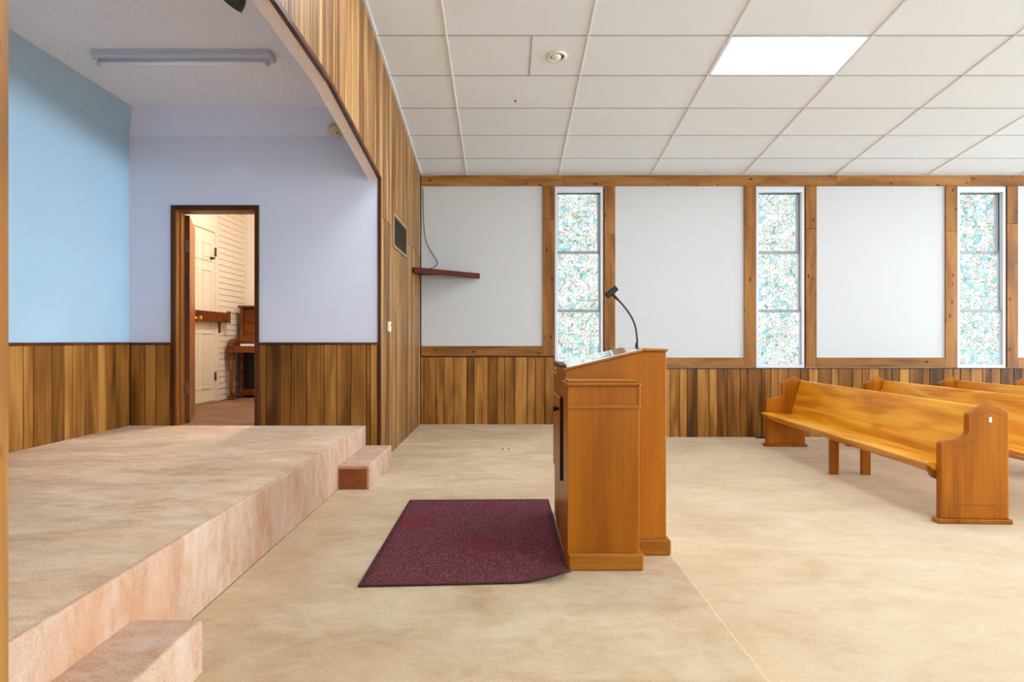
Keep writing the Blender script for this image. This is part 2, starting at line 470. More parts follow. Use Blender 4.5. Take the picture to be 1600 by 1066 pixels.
# pine trim on the far wall
TN = [0]
def trim(m, *b, label=None, bev=.002):
    TN[0] += 1
    return struct(bobj('trim_%d' % TN[0], m, *b, bev=bev), label)
yb = D - .020
joints = [WX(659), WX(879), WX(1092), WX(1306), WX(1515), WX(1730)]
for i in range(5):
    trim(M_pine_h, joints[i] + .001, joints[i + 1] - .001, yb - .004, D, WZ(291), ZW - .012, label='knotty pine board along the top of the white wall')
trim(M_pine_h, WX(659), WX(848) - .001, yb, D, WZ(556), WZ(541), label='knotty pine chair rail left of the nearest window')
trim(M_dark, XP + .002, WX(866), yb + .002, D, WZ(558.2), WZ(556) - .001, bev=0, label='thin dark strip below the chair rail')
for i in range(3):
    x0 = WX(961) + WSTEP * i; x1 = WX(1162) + WSTEP * i
    trim(M_pine_h, x0 + .001, x1 - .001, yb, D, WZ(574), WZ(559), label='knotty pine chair rail between two tall windows')
trim(M_darkh, WX(943), 8.4, yb + .002, D, WZ(576.6), WZ(575) - .001, bev=0, label='thin dark strip above the wainscot')
for i in range(3):
    o = WSTEP * i
    lo = WZ(556) if i == 0 else WZ(574)
    for (xa, xb, joint) in ((848, 866, 344), (944, 961, 366)):
        z0 = lo if xa == 848 else WZ(574)
        zj = WZ(joint + (i * 9 if xa == 848 else -i * 8))
        trim(M_pine_v, WX(xa) + o, WX(xb) + o, yb, D, z0, zj - .001, label='upright knotty pine board beside a tall window')
        trim(M_pine_v, WX(xa) + o, WX(xb) + o, yb, D, zj + .001, WZ(291) - .001, label='upright knotty pine board beside a tall window')
    trim(M_dark, WX(866) + o, WX(867) + o - .001, D - .012, D, WZ0, WZ1, bev=0, label='thin dark edge strip of a window')
    trim(M_dark, WX(942) + o + .001, WX(944) + o, D - .012, D, WZ0, WZ1, bev=0, label='thin dark edge strip of a window')

# windows: white vinyl frame, three stepped sashes with floral film panes
def make_window():
    r = empty('window_1', (WINX[0], D, WZ0))
    H = WZ1 - WZ0; fw = .032
    b = new_bm()
    box(b, 0, fw, -.012, .16, 0, H); box(b, WW - fw, WW, -.012, .16, 0, H)
    box(b, fw, WW - fw, -.012, .16, 0, fw * 1.2); box(b, fw, WW - fw, -.012, .16, H - fw * 2.0, H)
    obj('frame', b, M_vinyl, r)
    b = new_bm()
    box(b, WW - fw - .004, WW - fw, .05, .068, fw, H - fw * 2); box(b, fw, fw + .004, .05, .068, fw, H - fw * 2)
    box(b, fw, WW - fw, .06, .075, H - fw * 2 - .012, H - fw * 2)
    obj('track', b, M_track, r)
    levels = [(WZ(572) - WZ0, WZ(485) - WZ0, .020), (WZ(486) - WZ0, WZ(393) - WZ0, .055), (WZ(394) - WZ0, H - fw * 2 - .002, .095)]
    for i, (z0, z1, y) in enumerate(levels):
        st = .014 + .006 * i
        b = new_bm()
        box(b, fw + .002, fw + st, y, y + .03, z0, z1); box(b, WW - fw - st - .004, WW - fw - .004, y, y + .03, z0, z1)
        box(b, fw + st, WW - fw - st - .004, y, y + .03, z0, z0 + .018)
        s = obj('sash', b, M_vinyl, r)
        obj('pane', (lambda q: (box(q, fw + st, WW - fw - st - .004, y + .012, y + .018, z0 + .018, z1 - .024 if i < 2 else z1), q)[1])(new_bm()), M_pane, s)
        if i < 2:
            bb = new_bm(); box(bb, fw + .002, WW - fw - .004, y - .006, y + .03, z1 - .026, z1 + .012, bev=.003)
            obj('meeting_rail', bb, M_sashgrey, s)
            bb = new_bm(); box(bb, WW * .47, WW * .55, y - .014, y - .005, z1 + .002, z1 + .016, bev=.003)
            obj('sash_lock', bb, M_sashgrey, s)
    return r
win = make_window()
names = ['beside the lectern', 'behind the end of the front pew', 'farthest along the wall above the third pew', 'beyond the right edge', 'at the back of the hall']
struct(win, 'tall narrow floral stained film window ' + names[0])
for i in range(1, 5):
    c = copy_tree(win); c.name = 'window_%d' % (i + 1); c.location.x = WINX[i]
    struct(c, 'tall narrow floral stained film window ' + names[i])
for i in range(5):  # added mirror windows, never in view, to light far wall and ceiling
    c = copy_tree(win); c.name = 'window_%d' % (i + 6); c.location = (WINX[i], YN, WZ0); c.scale = (1, -1, 1)
    struct(c, 'added tall narrow floral film window behind the camera, for light')
    for ch in c.children:
        for g in ch.children:
            if g.name.startswith('pane'):
                g.data = g.data.copy(); g.data.materials[0] = M_pane2

# ---- ceiling
ceiling = new_bm()
prism(ceiling, [(YN - .2, ZW + .03 - .2 * SL), (RIDGE, ceil_z(RIDGE) + .03), (D + .2, ZW + .03 - .2 * SL), (D + .2, ZW + .2), (RIDGE, ceil_z(RIDGE) + .2), (YN - .2, ZW + .2)], 0, -1.21, XE + .1)
ceiling = struct(obj('ceiling', ceiling, M_tile), 'sloping white drop ceiling of fissured tiles in a metal grid')
th = math.atan(SL)
XL = [-1.104, -.50] + [-.50 + 1.22 * k for k in range(1, 12)]
RP = .604
YL = [D - .001, 7.77] + [7.77 - RP * k for k in range(1, 8)]      # 7.77 .. 3.54
YL = [y for y in YL if y > RIDGE] + [RIDGE]
TM = {}
def tile_mesh(wd, ln):
    k = (round(wd, 3), round(ln, 3))
    if k not in TM:
        b = new_bm(); box(b, -wd / 2 + .004, wd / 2 - .004, -ln / 2 + .004, ln / 2 - .004, 0, .014, bev=.004)
        TM[k] = mesh('ceiling_tile', b, M_tile)
    return TM[k]
TROFX = (3, 6, 9)
def put_tile(xa, xb, ya, yb_, side):
    yc = (ya + yb_) / 2
    z = ceil_z(yc) + .007
    o = obj('ceiling_tile', tile_mesh(xb - xa, (yb_ - ya) / math.cos(th)), None, ceiling)
    o.location = ((xa + xb) / 2, yc if side > 0 else D + YN - yc, z)
    o.rotation_euler = (-th if side > 0 else th, 0, 0)
for side in (1, -1):
    for i in range(len(XL) - 1):
        if XL[i] > 9.3: continue
        for j in range(len(YL) - 1):
            ya, yb_ = YL[j + 1], YL[j]
            tro = (j == 4 and i in TROFX) or (j == 6 and i == 1 and side > 0)
            if tro: continue
            if side > 0 and j == 4 and i == 1:
                put_tile(XL[i], .238, ya, yb_, side); put_tile(.238, XL[i + 1], ya, yb_, side); continue
            put_tile(XL[i], XL[i + 1], ya, yb_, side)
# grid bars
for side in (1, -1):
    L = (D - RIDGE) / math.cos(th)
    b = new_bm(); box(b, -.010, .010, -L / 2, L / 2, .0005, .012, bev=.002); me = mesh('grid_bar', b, M_bar)
    for x in XL[1:11]:
        yc = (D + RIDGE) / 2
        o = obj('grid_bar', me, None, ceiling, (x, yc if side > 0 else D + YN - yc, ceil_z(yc)), (-th if side > 0 else th, 0, 0))
    for i in range(len(XL) - 1):
        if XL[i] > 9.3: continue
        wd = XL[i + 1] - XL[i] - .024
        k = ('bar', round(wd, 3))
        if k not in TM:
            b = new_bm(); box(b, -wd / 2, wd / 2, -.008, .008, .004, .012, bev=.002); TM[k] = mesh('grid_bar', b, M_cross)
        for y in YL[1:-1]:
            o = obj('grid_bar', TM[k], None, ceiling, ((XL[i] + XL[i + 1]) / 2, y if side > 0 else D + YN - y, ceil_z(y)), (-th if side > 0 else th, 0, 0))
wd = RP / math.cos(th) - .026
b = new_bm(); box(b, -.008, .008, -wd / 2, wd / 2, .004, .012, bev=.002)
obj('grid_bar', b, M_cross, ceiling, (.238, (YL[4] + YL[5]) / 2, ceil_z((YL[4] + YL[5]) / 2)), (-th, 0, 0))

# ---- proscenium wall
AZ0, AZ1 = 2.709, 2.905
def arch(y):
    if y >= 3.95: return AZ1 + (AZ0 - AZ1) * (y - 3.95) / (YD - 3.95)
    if y <= 3.0: return AZ1 + (AZ0 - AZ1) * (3.0 - y) / (3.0 - YJ)
    return AZ1
bm = new_bm()
prism(bm, [(YN, DAIS), (YJ - .003, DAIS), (YJ - .003, AZ0), (3.0, AZ1), (3.95, AZ1), (YD + .004, AZ0), (YD + .004, DAIS), (D, DAIS), (D, ceil_z(D) + .03), (RIDGE, ceil_z(RIDGE) + .03), (YN, ceil_z(YN) + .03)], 0, -1.21, XP - .008)
wall_pros = struct(obj('wall_left', bm, M_soff), 'tan streaked wood panelled wall around the stage opening')
bm = new_bm()
prism(bm, [(YN, DAIS + .01), (YJ - .01, DAIS + .01), (YJ - .01, AZ0 + .01), (3.0, AZ1 + .012), (3.95, AZ1 + .012), (YD + .01, AZ0 + .012), (YD + .01, DAIS + .01), (D - .001, DAIS + .01), (D - .001, ceil_z(D) - .01), (RIDGE, ceil_z(RIDGE) - .01), (YN, ceil_z(YN) - .01)], 0, XP - .0079, XP - .0066)
obj('board_backing', bm, M_dark, wall_pros)
SEAM = EYE + 1.13
def pboard(y0, y1, lo, hi):
    brk = [y0] + [q for q in (3.0, RIDGE, 3.95) if y0 < q < y1] + [y1]
    bot = [(y, lo(y)) for y in brk]; top = [(y, hi(y)) for y in brk][::-1]
    if max(t[1] for t in top) - min(q[1] for q in bot) < .02: return
    b = new_bm(); prism(b, bot + top, 0, XP - .0065, XP)
    obj('board', b, M_pros, wall_pros)
for a, b_ in board_edges(5.62, YN + .01, D - .012, [w_ * .62 for w_ in PAT] + [w_ * .38 for w_ in PAT[::-1]]):
    a += .003; b_ -= .003
    mid = (a + b_) / 2
    if YJ < mid < YD:
        a2, b2 = max(a, YJ), min(b_, YD)
        pboard(a2, b2, arch, lambda y: ceil_z(y) - .004)
    else:
        if a < YJ < b_: b_ = YJ
        if a < YD < b_: a = YD
        pboard(a, b_, lambda y: SEAM + .003, lambda y: ceil_z(y) - .004)
        pboard(a, b_, lambda y: DAIS + .001, lambda y: SEAM - .003)
# dark edging of the opening
def slant(m, pts, x0, x1, h0, h1, label):
    TN[0] += 1
    bm = new_bm()
    prism(bm, [(y, z + h0) for y, z in pts] + [(y, z + h1) for y, z in pts[::-1]], 0, x0, x1)
    return struct(obj('trim_%d' % TN[0], bm, m), label)
slant(M_dark, [(YJ, AZ0), (3.0, AZ1), (3.95, AZ1), (YD + .02, AZ0)], XP - .014, XP + .012, -.006, .026, 'dark brown edging along the stage opening')
trim(M_dark, XP - .014, XP + .012, YD - .014, YD + .022, DAIS, AZ0 - .006, label='dark brown corner moulding beside the stage wall')
trim(M_dark, XP, XP + .014, D - .014, D - .0005, DAIS, ZW - .01, label='dark corner moulding where panelling meets the white wall')
trim(M_pine_v, XP - .012, XP + .012, 1.262, 1.384, .36, 2.68, label='upright pine board at the near edge of the stage opening')
slant(M_bar, [(YN + .01, ceil_z(YN)), (RIDGE, ceil_z(RIDGE)), (D - .01, ceil_z(D))], XP, XP + .022, -.004, .012, 'white metal wall angle along the sloping ceiling')

# ---- stage walls
OX0, OX1, OZ = -2.935, -2.211, 2.443
bm = new_bm()
box(bm, -3.75, OX0, YD, YD + .15, 0, SCEIL + .1)
box(bm, OX1, -1.1175, YD, YD + .15, 0, AZ0)
box(bm, OX1, -1.21, YD, YD + .15, AZ0, SCEIL + .1)
box(bm, OX0, OX1, YD, YD + .15, OZ, SCEIL + .1)
box(bm, OX0, OX1, YD, YD + .15, 0, STAGE - .03)
prism(bm, [(YD, 3.10), (YD, SCEIL), (YD - .157, SCEIL)], 0, XB, -1.21)
wsb = struct(obj('wall_stage_back', bm, M_lav), 'pale lavender-blue stage wall with a doorway')
bm = new_bm()
box(bm, XB - .15, XB, YJ - .15, YD, 0, SCEIL + .1)
prism(bm, [(XB, 3.10), (XB, SCEIL), (XB + .12, SCEIL)], 1, YJ, YD)
wsl = struct(obj('wall_stage_left', bm, M_bluewall), 'sky blue stage wall above wood wainscot')
bm = new_bm()
box(bm, XB - .15, -1.21, YJ - .15, YJ, 0, SCEIL + .1)
struct(obj('wall_stage_front', bm, M_lav), 'pale stage wall nearest the camera')
struct(bobj('ceiling_stage', M_stip, XB - .1, -1.21, YJ - .1, YD + .1, SCEIL, SCEIL + .1), 'stippled grey-white ceiling over the stage')
# wainscot on the stage
WT = EYE - .035
bobj('board_backing', M_dark, OX1 + .02, -1.232, YD - .0012, YD - .0002, STAGE, WT, parent=wsb)
bobj('board_backing', M_dark, -1.2315, XP - .012, YD - .0012, YD - .0002, DAIS + .01, WT, parent=wsb)
bobj('board_backing', M_dark, XB + .012, OX0 - .02, YD - .0012, YD - .0002, STAGE, WT, parent=wsb)
bobj('board_backing', M_dark, XB + .0002, XB + .0012, YJ, YD - .002, STAGE, WT, parent=wsl)
for a, b_ in board_edges(-1.764, -1.228, XP - .016):
    obj('board', board_mesh(b_ - a, WT - DAIS - .17, .008, M_wain, 's2'), None, wsb, (a, YD - .0014, DAIS + .17))
for a, b_ in board_edges(-1.764, OX1 + .03, -1.228):
    obj('board', board_mesh(b_ - a, WT - STAGE, .008, M_wain, 's'), None, wsb, (a, YD - .0014, STAGE))
for a, b_ in board_edges(-1.764, XB + .014, OX0 - .03):
    obj('board', board_mesh(b_ - a, WT - STAGE, .008, M_wain, 's'), None, wsb, (a, YD - .0014, STAGE))
for a, b_ in board_edges(3.75, YJ, YD - .010):
    obj('board', board_mesh(b_ - a, WT - STAGE, .010, M_wain, 'b'), None, wsl, (XB + .0014, a, STAGE), (0, 0, math.pi / 2))
trim(M_darkh, OX1 + .03, XP - .014, YD - .016, YD, WT, WT + .022, label='dark cap moulding over the wainscot right of the doorway')
trim(M_darkh, XB + .016, OX0 - .03, YD - .016, YD, WT, WT + .022, label='dark cap moulding over the wainscot left of the doorway')
trim(M_dark, XB, XB + .016, YJ, YD - .0005, WT, WT + .024, label='dark cap moulding along the blue wall')
trim(M_dark, XB + .0105, XB + .022, YD - .02, YD - .0085, STAGE, WT, bev=0, label='dark corner strip between the wainscots')

# ---- doorway with the brown door standing open
d1 = struct(empty('door_1', (OX0, YD, STAGE)), 'brown veneer door standing open into the back room')
def dpart(name, m, x0, x1, y0, y1, z0, z1, par=None, bev=.002):
    b = new_bm(); box(b, x0 - OX0, x1 - OX0, y0 - YD, y1 - YD, z0 - STAGE, z1 - STAGE, bev=bev)
    return obj(name, b, m, par or d1)
dpart('casing', M_dark, OX0 - .029, OX0 + .004, YD - .016, YD, STAGE, OZ + .034)
dpart('casing', M_dark, OX1 - .004, OX1 + .029, YD - .016, YD, STAGE, OZ + .034)
dpart('casing', M_dark, OX0 + .004, OX1 - .004, YD - .016, YD, OZ - .004, OZ + .034)
dpart('jamb', M_jamb, OX0, OX0 + .016, YD, YD + .15, STAGE - .03, OZ)
dpart('jamb', M_jamb, OX1 - .016, OX1, YD, YD + .15, STAGE - .03, OZ)
dpart('jamb', M_jamb, OX0 + .016, OX1 - .016, YD, YD + .15, OZ - .016, OZ)
dpart('door_stop', M_jamb, OX0 + .016, OX0 + .028, YD + .06, YD + .10, STAGE - .02, OZ - .016)
LA = math.atan2(.68, -.284)
b = new_bm(); box(b, 0, .70, 0, .040, .010, OZ - STAGE - .022, bev=.002)
b2 = new_bm(); box(b2, -.0022, -.0002, .001, .039, .012, OZ - STAGE - .024)
leaf = obj('door_leaf', b, M_door, d1, (-2.885 - OX0, 5.722 - YD, 0), (0, 0, LA))
obj('hinge_edge', b2, M_dark, leaf)
for zz in (.32, 1.62):
    b = new_bm(); box(b, -.004, 0, .004, .036, zz - .055, zz + .055); tube(b, [(-.008, .044, zz - .055), (-.008, .044, zz + .055)], .008, 8)
    box(b, -.030, -.006, .041, .046, zz - .055, zz + .055)
    obj('hinge', b, M_bronze, leaf)
for sgn in (-1, 1):
    b = new_bm()
    Mx = Matrix.Translation((.635, 0 if sgn < 0 else .04, .98)) @ Matrix.Rotation(math.pi / 2 * (1 if sgn < 0 else -1), 4, 'X')
    lathe(b, [(.028, 0), (.028, .006), (.011, .01), (.011, .03), (.026, .042), (.03, .055), (.022, .068), (0, .07)], 16, Mx)
    obj('door_knob', b, M_brass, leaf)

# ---- room behind the stage
BX, BY = -3.60, 8.66
struct(bobj('floor_back_room', M_brcarpet, -3.75, -1.21, YD + .15, BY + .1, .3, STAGE - .004), 'brown carpet in the room behind the stage')
struct(bobj('floor_threshold', M_brcarpet, OX0 + .016, OX1 - .016, YD - .012, YD + .15, STAGE - .029, STAGE - .003), 'brown carpet in the doorway')
wbr = struct(bobj('wall_back_room_left', M_siding, BX - .15, BX, YD + .15, BY, .3, 3.3), 'white boarded wall with a white panel door in the back room')
wbf = struct(bobj('wall_back_room_far', M_siding, BX - .15, -1.21, BY, BY + .15, .3, 3.3), 'white far wall of the back room')
struct(bobj('wall_back_room_right', M_siding, -1.22, -1.211, YD + .15, BY, .3, 3.3), 'white right wall of the back room')
struct(bobj('ceiling_back_room', M_siding, BX - .1, -1.215, YD + .15, BY, 3.2, 3.3), 'white ceiling of the back room')
# horizontal siding boards
nb = 36
bh = (3.2 - STAGE) / nb
def siding(n_, L_):
    b = new_bm(); prism(b, [(0, 0), (.012, .004), (.006, bh - .004), (0, bh - .001)], 1, 0, L_)
    return mesh('siding_board', b, M_siding)
s1 = siding('a', BY - 7.815); s2 = siding('b', 2.3)
for i in range(nb):
    obj('siding_board', s1, None, wbr, (BX, 7.815, STAGE + i * bh))
trim(M_siding, BX, BX + .03, BY - .03, BY, STAGE, 3.2, label='white corner strip in the back room')

d2 = struct(empty('door_2', (BX, 7.0, STAGE)), 'white six-panel door with dark hinges in the back room')
b = new_bm(); box(b, 0, .022, -.03, .71, .02, 2.08, bev=.003); obj('door_slab', b, M_brdoor, d2)
for (y0, y1) in ((.06, .30), (.38, .62)):
    for (z0, z1) in ((1.72, 1.95), (1.0, 1.62), (.18, .86)):
        b = new_bm()
        for q in ((y0, y1, z0, z0 + .022), (y0, y1, z1 - .022, z1), (y0, y0 + .022, z0 + .022, z1 - .022), (y1 - .022, y1, z0 + .022, z1 - .022)):
            box(b, .022, .031, *q, bev=.003)
        box(b, .022, .030, y0 + .045, y1 - .045, z0 + .045, z1 - .045, bev=.006)
        obj('door_panel', b, M_brdoor, d2)
for q in ((.715, .81, 0, 2.17), (-.13, -.035, 0, 2.17)):
    b = new_bm(); box(b, 0, .03, *q, bev=.004); obj('casing', b, M_brdoor, d2)
b = new_bm(); box(b, 0, .03, -.035, .715, 2.09, 2.17, bev=.004); obj('casing', b, M_brdoor, d2)
for zz in (.32, 1.85):
    b = new_bm(); tube(b, [(.036, .712, zz - .055), (.036, .712, zz + .055)], .009, 8); box(b, .028, .034, .69, .735, zz - .05, zz + .05)
    obj('hinge', b, M_bronze, d2)
for zz, rr in ((1.76, .018), (.98, .028)):
    b = new_bm(); lathe(b, [(rr, 0), (rr, .02), (rr * .6, .03), (rr * .8, .05), (0, .055)], 14, Matrix.Translation((.022, .60 if zz > 1.5 else .03, zz)) @ Matrix.Rotation(math.pi / 2, 4, 'Y'))
    obj('door_knob' if rr > .02 else 'deadbolt', b, M_black, d2)

# ================================================================== THINGS
# ---- bar across the white door
r = tag(empty('door_bar', (BX + .03, 6.8, 1.50)), 'red-brown wooden bar fixed across the white door in the back room', 'bar')
b = new_bm(); box(b, .024, .062, -.05, 1.16, 0, .125, bev=.004); obj('rail', b, M_piano, r)
for y in (1.085,):
    b = new_bm(); box(b, .062, .082, y, y + .075, -.005, .145, bev=.004); obj('end_block', b, M_piano, r)
for y in (-.02, .98):
    b = new_bm(); box(b, .001, .024, y, y + .03, -.13, .125, bev=.003); obj('bracket', b, M_bronze, r)

# ---- dome lamp on the back room ceiling
r = tag(empty('dome_lamp', (-2.35, 6.75, 3.2)), 'round glass dome lamp on the back room ceiling', 'lamp')
b = new_bm(); lathe(b, [(.13, 0), (.13, -.02), (.12, -.03)], 24); obj('lamp_base', b, M_ivory, r)
b = new_bm(); lathe(b, [(.125, -.03), (.12, -.06), (.09, -.10), (.05, -.12), (0, -.125)], 24); obj('glass_dome', b, M_dome, r)

# ---- upright piano
PX0, PX1 = -3.535, -2.08
r = tag(empty('upright_piano', ((PX0 + PX1) / 2, 8.3, STAGE)), 'mahogany upright piano standing behind the doorway', 'piano')
def pp(name, m, x0, x1, y0, y1, z0, z1, bev=.006, par=None):
    b = new_bm(); ox = (PX0 + PX1) / 2
    box(b, x0 - ox, x1 - ox, y0 - 8.3, y1 - 8.3, z0, z1, bev=bev, seg=2)
    return obj(name, b, m, par or r)
pp('side_panel', M_piano, PX0 + .03, PX0 + .07, 8.26, 8.64, 0, 1.19)
pp('side_panel', M_piano, PX1 - .07, PX1 - .03, 8.26, 8.64, 0, 1.19)
pp('back_panel', M_black, PX0 + .07, PX1 - .07, 8.58, 8.635, .05, 1.18)
pp('upper_panel', M_piano, PX0 + .07, PX1 - .07, 8.30, 8.33, .80, 1.18)
pp('lid', M_piano, PX0 + .01, PX1 - .01, 8.24, 8.645, 1.192, 1.222)
pp('music_shelf', M_piano, PX0 + .05, PX1 - .05, 8.16, 8.31, .80, .825)
pp('key_bed', M_piano, PX0 + .05, PX1 - .05, 7.98, 8.32, .60, .685)
kb = pp('keyboard', M_ivory, PX0 + .15, PX1 - .15, 8.00, 8.16, .687, .715, bev=.002)
b = new_bm()
x = PX0 + .17
ox = (PX0 + PX1) / 2
i = 0
while x < PX1 - .17:
    if i % 7 not in (2, 6): box(b, x - ox, x + .010 - ox, 8.06 - 8.3, 8.16 - 8.3, .715, .726)
    x += .0235; i += 1
obj('black_keys', b, M_black, kb)
pp('fallboard', M_piano, PX0 + .07, PX1 - .07, 8.165, 8.19, .687, .80)
for xa in (PX0, PX1 - .07):
    b = new_bm()
    pr = [(7.945, .60), (8.29, .60), (8.29, .80), (8.16, .80), (8.04, .775), (7.965, .735), (7.945, .70)]
    prism(b, [(p[0] - 8.3, p[1]) for p in pr], 0, xa - ox, xa + .07 - ox, bev=.008, seg=2)
    obj('cheek', b, M_piano, r)
    b = new_bm()
    lx = xa + .035 - ox
    box(b, lx - .03, lx + .03, -.335, -.275, .51, .60, bev=.006)
    tube(b, [(lx, -.305, .06), (lx, -.305, .12), (lx, -.305, .14), (lx, -.305, .3), (lx, -.305, .48), (lx, -.305, .51)], [.018, .02, .026, .022, .03, .026], 10)
    box(b, lx - .028, lx + .028, -.335, -.275, 0, .06, bev=.006)
    obj('leg', b, M_piano, r)
    pp('toe_rail', M_piano, xa + .012, xa + .058, 8.02, 8.27, .03, .075)
pp('recess_shade_panel', M_black, PX0 + .07, PX1 - .07, 8.34, 8.36, .12, .60)  # black colour paints the dark recess under the keyboard
pp('bottom_rail', M_piano, PX0 + .07, PX1 - .07, 8.27, 8.31, .03, .12)

# ---- carpeted box steps
def step(y0, y1, label, rust):
    r = tag(empty('carpeted_step', (-1.12, (y0 + y1) / 2, DAIS)), label, 'step', 'carpeted box steps below the stage')
    h = .174; L_ = (y1 - y0) / 2
    b = new_bm(); box(b, -.1105, .118, -L_, L_, .001, h)
    es = [e for e in b.edges if all(v.co.z > h - .01 for v in e.verts) and all(v.co.x > 0 for v in e.verts)]
    bmesh.ops.bevel(b, geom=es, offset=.014, segments=3, profile=.5, affect='EDGES')
    obj('step_block', b, M_riser, r)
    if rust:
        b = new_bm(); box(b, -.104, .102, -L_ - .003, -L_, .004, h - .022); obj('end_panel', b, M_rust, r)
step(4.62, 5.538, 'low carpeted step with a rust-brown end by the panelled wall', True)
step(YJ, 2.07, 'low carpeted step in the bottom left corner, below the stage', False)

# ---- burgundy mat with a curled corner
def mat_z(x, y):
    q = max(0, 1 - math.hypot(x - .302, y - 2.83) / .24)
    return .052 * q ** 1.6
r = tag(empty('floor_mat', (-.17, 3.54, DAIS)), 'burgundy floor mat with a curled corner beside the lectern', 'mat')
cs = [(-.648, 2.785), (.300, 2.84), (.300, 4.29), (-.645, 4.27)]
nx, ny = 26, 38
def mp(u, v):
    x = (cs[0][0] * (1 - u) + cs[1][0] * u) * (1 - v) + (cs[3][0] * (1 - u) + cs[2][0] * u) * v
    y = (cs[0][1] * (1 - u) + cs[1][1] * u) * (1 - v) + (cs[3][1] * (1 - u) + cs[2][1] * u) * v
    return x, y
for nm, m_, za, zb in (('pile', M_mat, .004, .009), ('backing', M_under, .0005, .0038)):
    b = new_bm()
    g = [[[b.verts.new((mp(i / nx, j / ny)[0] + .17, mp(i / nx, j / ny)[1] - 3.54, z + mat_z(*mp(i / nx, j / ny)))) for j in range(ny + 1)] for i in range(nx + 1)] for z in (za, zb)]
    for i in range(nx):
        for j in range(ny):
            f = b.faces.new((g[1][i][j], g[1][i + 1][j], g[1][i + 1][j + 1], g[1][i][j + 1])); f.smooth = True
            b.faces.new((g[0][i][j], g[0][i][j + 1], g[0][i + 1][j + 1], g[0][i + 1][j]))
    for i in range(nx):
        for j in (0, ny): b.faces.new((g[0][i][j], g[0][i + 1][j], g[1][i + 1][j], g[1][i][j]))
    for j in range(ny):
        for i in (0, nx): b.faces.new((g[0][i][j], g[0][i][j + 1], g[1][i][j + 1], g[1][i][j]))
    obj(nm, b, m_, r)
b = new_bm()
loop = [mp(i / nx, 0) for i in range(nx + 1)] + [mp(1, j / ny) for j in range(1, ny + 1)] + [mp(i / nx, 1) for i in range(nx - 1, -1, -1)] + [mp(0, j / ny) for j in range(ny - 1, -1, -1)]
tube(b, [(x + .17, y - 3.54, .007 + mat_z(x, y)) for x, y in loop], .0065, 6)
obj('edge_binding', b, M_matedge, r)

# ---- lectern
LX0, LX1, LY0, LY1 = .313, .833, 3.21, 3.785
r = tag(empty('lectern', (.57, 3.5, DAIS)), 'maple lectern with side wings and sloped top on the dais', 'lectern')
O = Vector((.57, 3.5, DAIS))
def lp(name, m, x0, x1, y0, y1, z0, z1, bev=.004, par=None, seg=1):
    b = new_bm(); box(b, x0 - O.x, x1 - O.x, y0 - O.y, y1 - O.y, z0 - O.z, z1 - O.z, bev=bev, seg=seg)
    return obj(name, b, m, par or r)
b = new_bm()
prism(b, [(LX0 - O.x, .0), (LX1 - O.x, .0), (LX1 - O.x, 1.214 - O.z), (.714 - O.x, 1.214 - O.z), (LX0 - O.x, 1.118 - O.z)], 1, LY0 - O.y, LY1 - O.y, bev=.003)
body = obj('main_body', b, M_lect, r)
# sloping desk top with wood edge, laminate sheet and dark lip
ang = math.atan2(1.214 - 1.118, .714 - LX0)
def slopept(s, h): # s along the slope from the low edge, h above
    return (LX0 - O.x + s * math.cos(ang) - h * math.sin(ang), 1.118 - O.z + s * math.sin(ang) + h * math.cos(ang))
SLn = math.hypot(.714 - LX0, 1.214 - 1.118)
b = new_bm(); prism(b, [slopept(-.012, .0005), slopept(SLn, .0005), slopept(SLn, .012), slopept(-.012, .012)], 1, LY0 - .012 - O.y, LY1 + .012 - O.y, bev=.002)
desk = obj('desk_top', b, M_lecth, r)
b = new_bm(); prism(b, [slopept(.012, .0121), slopept(SLn - .004, .0121), slopept(SLn - .004, .0165), slopept(.012, .0165)], 1, LY0 - .008 - O.y, LY1 + .008 - O.y)
obj('laminate_sheet', b, M_lam, desk)
b = new_bm(); prism(b, [slopept(-.011, .0121), slopept(.010, .0121), slopept(.010, .030), slopept(-.011, .030)], 1, LY0 - .008 - O.y, LY1 + .008 - O.y, bev=.002)
obj('book_lip', b, M_dark, desk)
lp('top_cap', M_lecth, .716, LX1 + .008, LY0 - .010, LY1 + .010, 1.2145, 1.228)
lp('base_plinth', M_lecth, LX0 + .012, LX1 + .022, LY0 - .018, LY1 + .012, DAIS, DAIS + .082, bev=.008)
for (y0, y1, x0, near) in ((2.995, LY0 - .002, .303, True), (LY1 + .002, 4.0, .322, False)):
    yf = y0 if near else y0 + .0
    wg = lp('wing', M_lect, x0, .648, y0, y1, DAIS + .002, 1.052, bev=.003)
    lp('wing_cap', M_lecth, x0 - .008, .654, y0 - .012 if near else y0, y1 if near else y1 + .012, 1.0525, 1.070, par=wg, bev=.005)
    lp('wing_cap', M_lecth, x0 + .004, .640, y0 + .002 if near else y0, y1 if near else y1 - .002, 1.0705, 1.078, par=wg, bev=.003)
    ya = y0 - .008 if near else y1 + .0005
    lp('moulding', M_lecth, x0 - .002, .653, ya, ya + .0075, .944, .964, par=wg, bev=.003)
    lp('moulding', M_lecth, .6485, .654, y0 - .006 if near else y0, y1 if near else y1 + .006, .944, .964, par=wg, bev=.002)
    lp('corner_strip', M_lecth, .640, .652, ya + .003, ya + .0075, .965, 1.052, par=wg, bev=.001)
    lp('wing_plinth', M_lecth, x0 + .002, .668, y0 - .016 if near else y0 + .012, y1 - .02 if near else y1 + .016, DAIS, DAIS + .082, par=wg, bev=.008)
